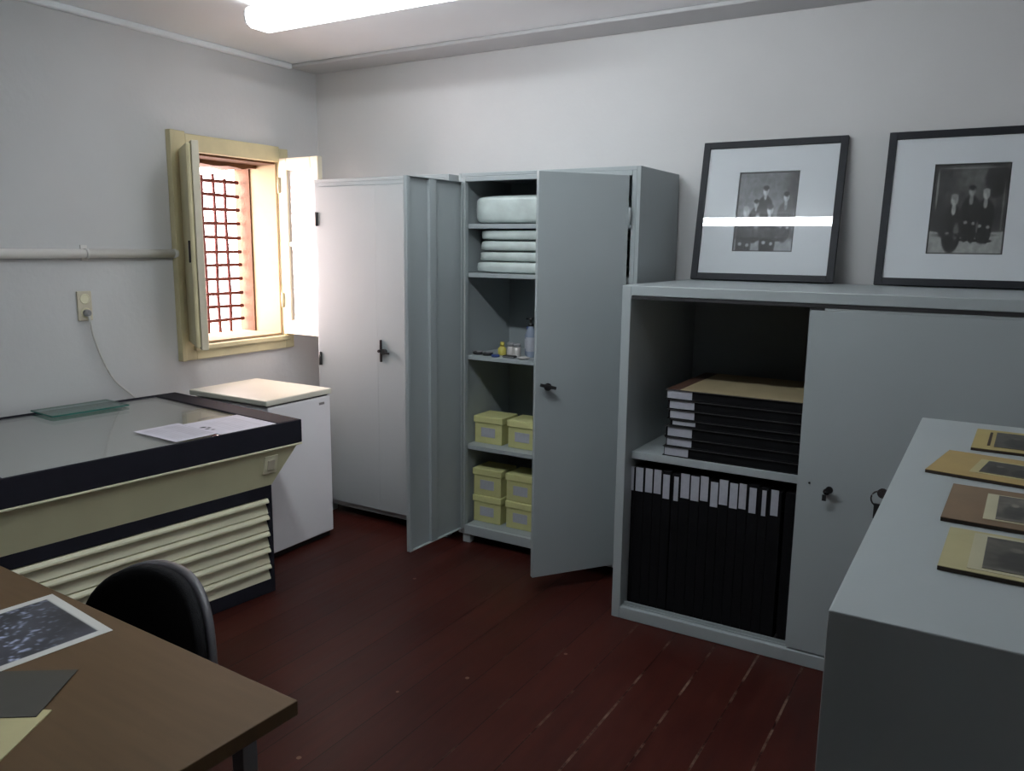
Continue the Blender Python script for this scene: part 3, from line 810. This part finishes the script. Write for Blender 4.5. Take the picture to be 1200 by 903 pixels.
for i in range(len(path)-1):
    p0, p1 = Vector(path[max(i-1, 0)]), Vector(path[i]); p2, p3 = Vector(path[i+1]), Vector(path[min(i+2, len(path)-1)])
    for q in range(6):
        s = q/6
        pts.append(.5*((2*p1)+(p2-p0)*s+(2*p0-5*p1+4*p2-p3)*s*s+(3*p1-p0-3*p2+p3)*s**3))
pts.append(Vector(path[-1]))
mb(M['cableplastic']).tube(pts, .005, 8).build('cord', o)
mb(M['greyplastic']).lathe([(.017, .0165), (.017, .034), (.010, .044)], (0, 0, 0), 16, 'x').build('plug', o)

# ------------------------------------------------------------------ desk with prints, chair
dk = thing('desk', 'brown laminate desk with grey metal legs in the lower left corner', 'desk', (-1.01, .947, 0), R(-2.2))
mb(M['desk']).box(-1.40, 0, -.75, 0, .711, .74).build('desktop', dk, bevel=.002)
for x in (-.095, -1.34):
    for y in (-.075, -.71): mb(M['legs']).box(x, x+.032, y, y+.032, 0, .7105).build('leg', dk, bevel=.002)
mb(M['legs']).box(-1.305, -.098, -.062, -.052, .665, .7105).box(-1.305, -.098, -.70, -.69, .665, .7105).build('apron', dk)
ZD = .7402
def crowd(u, v):
    b_ = .05
    e = min(u*.285, (1-u)*.285, v*.36, (1-v)*.36)
    w_ = 1-sm(.019, .022, e)
    c_ = 46 + 26*nz(u, v, 5, 2)
    g_ = nz(u, v, 15, 5) + .9*nz(u, v, 36, 8)
    c_ += 165*sm(.05, .8, g_)*sm(1.2, .6, v+.25*u)
    c_ = max(18, c_)
    return tuple(c_*(1-w_)*k + 190*w_*kk for k, kk in ((.92, 1.0), (.96, 1.0), (1.12, .98)))
o = thing('photo_print', 'black and white photo print with white border on the desk', 'photograph', (-1.859, .605, ZD), R(-6.5))
image_grid('print', .285, .36, 90, 110, crowd, o)
o = thing('folder', 'cream card folder on the desk under a dark sheet, bottom left corner', 'folder', (-1.347, .695, ZD), R(30))
mb(M['creamfolder']).box(-.34, 0, -.36, 0, 0, .002).build('card', o)
o = thing('paper_sheet', 'dark olive sheet lying on the cream folder at the desk edge', 'paper', (-1.438, .790, ZD+.0023), R(35))
mb(M['folder']).box(-.34, .004, -.152, .004, 0, .0012).build('sheet', o)

ch = thing('office_chair', 'black office chair pushed in behind the desk, rounded backrest showing', 'chair', (-1.685, 1.03, 0), R(0))
def back_mb(material, w_, z0, z1, y_f, thick, curve, nseg=48, rings=7, pw=2.5):
    m_ = mb(material)
    zc, hz = (z0+z1)/2, (z1-z0)/2
    sp = lambda v, p: math.copysign(abs(v)**p, v)
    def pt(r, a, off):
        x = r*w_/2*sp(math.cos(a), 2/pw); z = hz*r*sp(math.sin(a), 2/pw)
        y = y_f - curve*(x/(w_/2))**2 + .02*(z/hz)**2
        return (x, y+off, zc+z)
    prof = [(r/rings, 0) for r in range(1, rings)] + [(1-.03, .0), (1, thick*.22), (1, thick*.78), (1-.03, thick)] + [(r/rings, thick) for r in range(rings-1, 0, -1)]
    loops = []
    for r, off in prof: loops.append([m_.bm.verts.new(pt(r, 2*PI*k/nseg, off)) for k in range(nseg)])
    for A_, B_ in zip(loops, loops[1:]):
        for k in range(nseg): m_.face([A_[k], A_[(k+1) % nseg], B_[(k+1) % nseg], B_[k]], True)
    m_.face(loops[0], True); m_.face(loops[-1][::-1], True)
    return m_
back_mb(M['fabric'], .462, .36, .765, .095, .030, .055, pw=2.3).build('backrest', ch)
back_mb(M['shell'], .468, .355, .768, .1255, .024, .055, pw=2.3).build('back_shell', ch)
sm_ = mb(M['fabric'])
prof = []
sm_.lathe([(.17, .40), (.215, .405), (.23, .425), (.232, .45), (.215, .474), (.15, .476), (.02, .47)], (0, -.21, 0), 32)
sm_.build('seat', ch)
mb(M['dark']).tube([(0, .165, .52), (0, .16, .43), (0, .10, .385), (0, -.10, .385)], .016, 10).build('back_bracket', ch)
mb(M['dark']).cyl((0, -.21, .10), .026, .298, 'z', 18).build('gas_column', ch)
base = mb(M['dark'])
for k in range(5):
    a_ = 2*PI*k/5+.3
    base.tube([(0, -.21, .095), (.14*math.cos(a_), -.21+.14*math.sin(a_), .085), (.265*math.cos(a_), -.21+.265*math.sin(a_), .062)], .017, 8)
base.build('star_base', ch)
for k in range(5):
    a_ = 2*PI*k/5+.3
    mb(M['dark']).lathe([(.018, -.02), (.024, -.016), (.024, .016), (.018, .02)], (.272*math.cos(a_), -.21+.272*math.sin(a_), .0245), 16, 'x').build('caster', ch)

# ------------------------------------------------------------------ grey cabinet in the right foreground
RX0, RX1, RY0, RY1, RH = -.146, .40, 1.03, 2.437, 1.10
rc = thing('low_cabinet', 'grey waist-high metal cabinet in the right foreground with old photographs on top', 'cabinet', (RX0, RY0, 0))
RWx, RL = RX1-RX0, RY1-RY0
b = mb(M['grey'])
b.prism([(0, 0), (0, RH), (RL, RH), (RL, 0), (RL-.02, 0), (RL-.02, RH-.022), (.02, RH-.022), (.02, 0)], 0, RWx, 'x')
b.box(RWx-.018, RWx-.0005, .021, RL-.021, 0, RH-.022).box(.012, RWx-.018, .021, RL-.021, 0, .06).box(.03, .034, .021, RL-.021, .06, RH-.022)
b.build('body', rc, bevel=.003)
for a_, b_, nm in ((.024, RL/2-.002, 0), (RL/2+.002, RL-.024, 1)):
    dd = mb(M['grey']).box(.006, .026, a_, b_, .066, RH-.026).build('door', rc, bevel=.002)
    if nm:
        yk = 1.06
        lk = mb(M['chrome']).lathe([(.013, -.012), (.013, -.004), (.011, .0055)], (0, yk, .965), 18, 'x').build('lock', dd)
        kb = mb(M['chrome']).box(-.048, -.012, yk-.0015, yk+.0015, .962, .968)
        kb.lathe([(.013, -.0012), (.013, .0012)], (-.048, yk, .966), 18, 'y')
        key = kb.build('key', lk)
        rg = mb(M['darkmetal'])
        rg.tube([(-.054+.020*math.sin(2*PI*q/20), yk+.003, .950+.020*math.cos(2*PI*q/20)) for q in range(21)], .0022, 6)
        rg.m(M['dark']).box(-.066, -.040, yk-.001, yk+.004, .900, .938)
        rg.build('key_ring', key)

# mounted photographs on it
def portrait(seed, tone, soft_edge=False):
    def fn(u, v):
        c_ = tone*.75 + tone*.3*nz(u, v, 3, seed)
        def put(val, a_): nonlocal c_; c_ = c_*(1-a_)+val*a_
        for q in range(3):
            cx = .22+.28*q+.04*math.sin(seed*3+q)
            put(tone*.42, soft(u, v, cx, .34, .13, .30)); put(tone*1.05, soft(u, v, cx, .66+.05*math.cos(seed+q*2), .05, .07))
        put(tone*.9, sm(.10, .04, v))
        c_ += 14*nz(u, v, 12, seed+2)
        c_ = max(14, c_)
        return (c_*1.03, c_*1.0, c_*.90)
    return fn
def card(label, x, y, w_, d_, rz, material, panel, photo, fn, th=.007, frame_col=None, extra=None):
    o = thing('mounted_photograph', label, 'photograph', (x, y, RH+.0006), R(rz), group='mounted old photographs')
    m_ = mb(M['cardedge']).box(0, w_, 0, d_, 0, th-.001)
    m_.m(material).box(.0, w_, .0, d_, th-.001, th)
    m_.build('mount', o)
    if panel: mb(panel[4]).box(panel[0], panel[1], panel[2], panel[3], th+.0001, th+.0006).build('panel', o)
    px, py, pw, ph = photo
    image_grid('print', pw, ph, 50, 40, fn, o, loc=(px, py, th+.0008))
    if extra: mb(extra[4]).box(extra[0], extra[1], extra[2], extra[3], th+.0001, th+.0008).build('strip', o)
    return o
card('cream mounted old photograph nearest the viewer on the foreground cabinet', -.037, 1.252, .27, .195, -2, M['card1'], (.036, .25, .012, .183, M['card1b']), (.054, .022, .18, .150), portrait(1, 92))
card('brown mounted old photograph, second from the viewer on the foreground cabinet', -.047, 1.494, .27, .238, -2, M['card2'], (.060, .22, .030, .200, M['card1b']), (.078, .038, .126, .155), portrait(2, 105))
card('tan mounted old photograph lying askew, third from the viewer on the foreground cabinet', -.094, 1.818, .29, .215, -9, M['card3'], (.072, .24, .040, .170, M['card1']), (.088, .050, .14, .110), portrait(4, 80))
card('golden mounted photograph with a dark strip, farthest on the foreground cabinet', -.020, 2.088, .26, .236, -2, M['card4'], None, (.044, .030, .17, .175), portrait(5, 78), extra=(.030, .036, .04, .20, M['cardedge']))

# ------------------------------------------------------------------ daylight
wd = bpy.data.worlds.new('World'); SC.world = wd; wd.use_nodes = True
bg = wd.node_tree.nodes['Background']
wn_ = wd.node_tree.nodes; wl_ = wd.node_tree.links
tc_ = wn_.new('ShaderNodeTexCoord'); dp_ = wn_.new('ShaderNodeVectorMath'); dp_.operation = 'DOT_PRODUCT'
dp_.inputs[1].default_value = Vector((-.86, -.46, .22)).normalized()
wl_.new(tc_.outputs['Generated'], dp_.inputs[0])
mr_ = wn_.new('ShaderNodeMapRange'); mr_.interpolation_type = 'SMOOTHSTEP'
mr_.inputs['From Min'].default_value = .62; mr_.inputs['From Max'].default_value = .98
mr_.inputs['To Min'].default_value = 17; mr_.inputs['To Max'].default_value = 85
wl_.new(dp_.outputs['Value'], mr_.inputs['Value']); wl_.new(mr_.outputs[0], bg.inputs['Strength'])
bg.inputs['Color'].default_value = (1, .80, .79, 1)
pl = bpy.data.lights.new('window_portal', 'AREA'); pl.shape = 'RECTANGLE'; pl.size = 1.03; pl.size_y = .65
pl.cycles.is_portal = True
po = bpy.data.objects.new('window_portal', pl); COL.objects.link(po)
po.location = (XO-.02, (WY0+WY1)/2, (WZ0+WZ1)/2); po.rotation_euler = (0, R(-90), 0)

# ------------------------------------------------------------------ camera
yaw, pit, rol = -.540129, .171308, -.0117138
cy, sy = math.cos(yaw), math.sin(yaw)
fwd = Vector((sy*math.cos(pit), cy*math.cos(pit), -math.sin(pit)))
r_ = Vector((cy, -sy, 0)); d_ = fwd.cross(r_)
r2 = r_*math.cos(rol)+d_*math.sin(rol); d2 = d_*math.cos(rol)-r_*math.sin(rol)
cam = bpy.data.cameras.new('camera'); co = bpy.data.objects.new('camera', cam); COL.objects.link(co)
mw = Matrix((r2, -d2, -fwd)).transposed().to_4x4(); mw.translation = (0, 0, 1.55)
co.matrix_world = mw
cam.sensor_fit = 'HORIZONTAL'; cam.sensor_width = 36; cam.lens = 36*942.95/1200; cam.clip_start = .02
SC.camera = co

SC.view_settings.view_transform = 'Standard'; SC.view_settings.look = 'None'
SC.view_settings.exposure = 0; SC.view_settings.gamma = 1; SC.view_settings.use_curve_mapping = False
SC.cycles.max_bounces = 8; SC.cycles.diffuse_bounces = 5; SC.cycles.transparent_max_bounces = 12
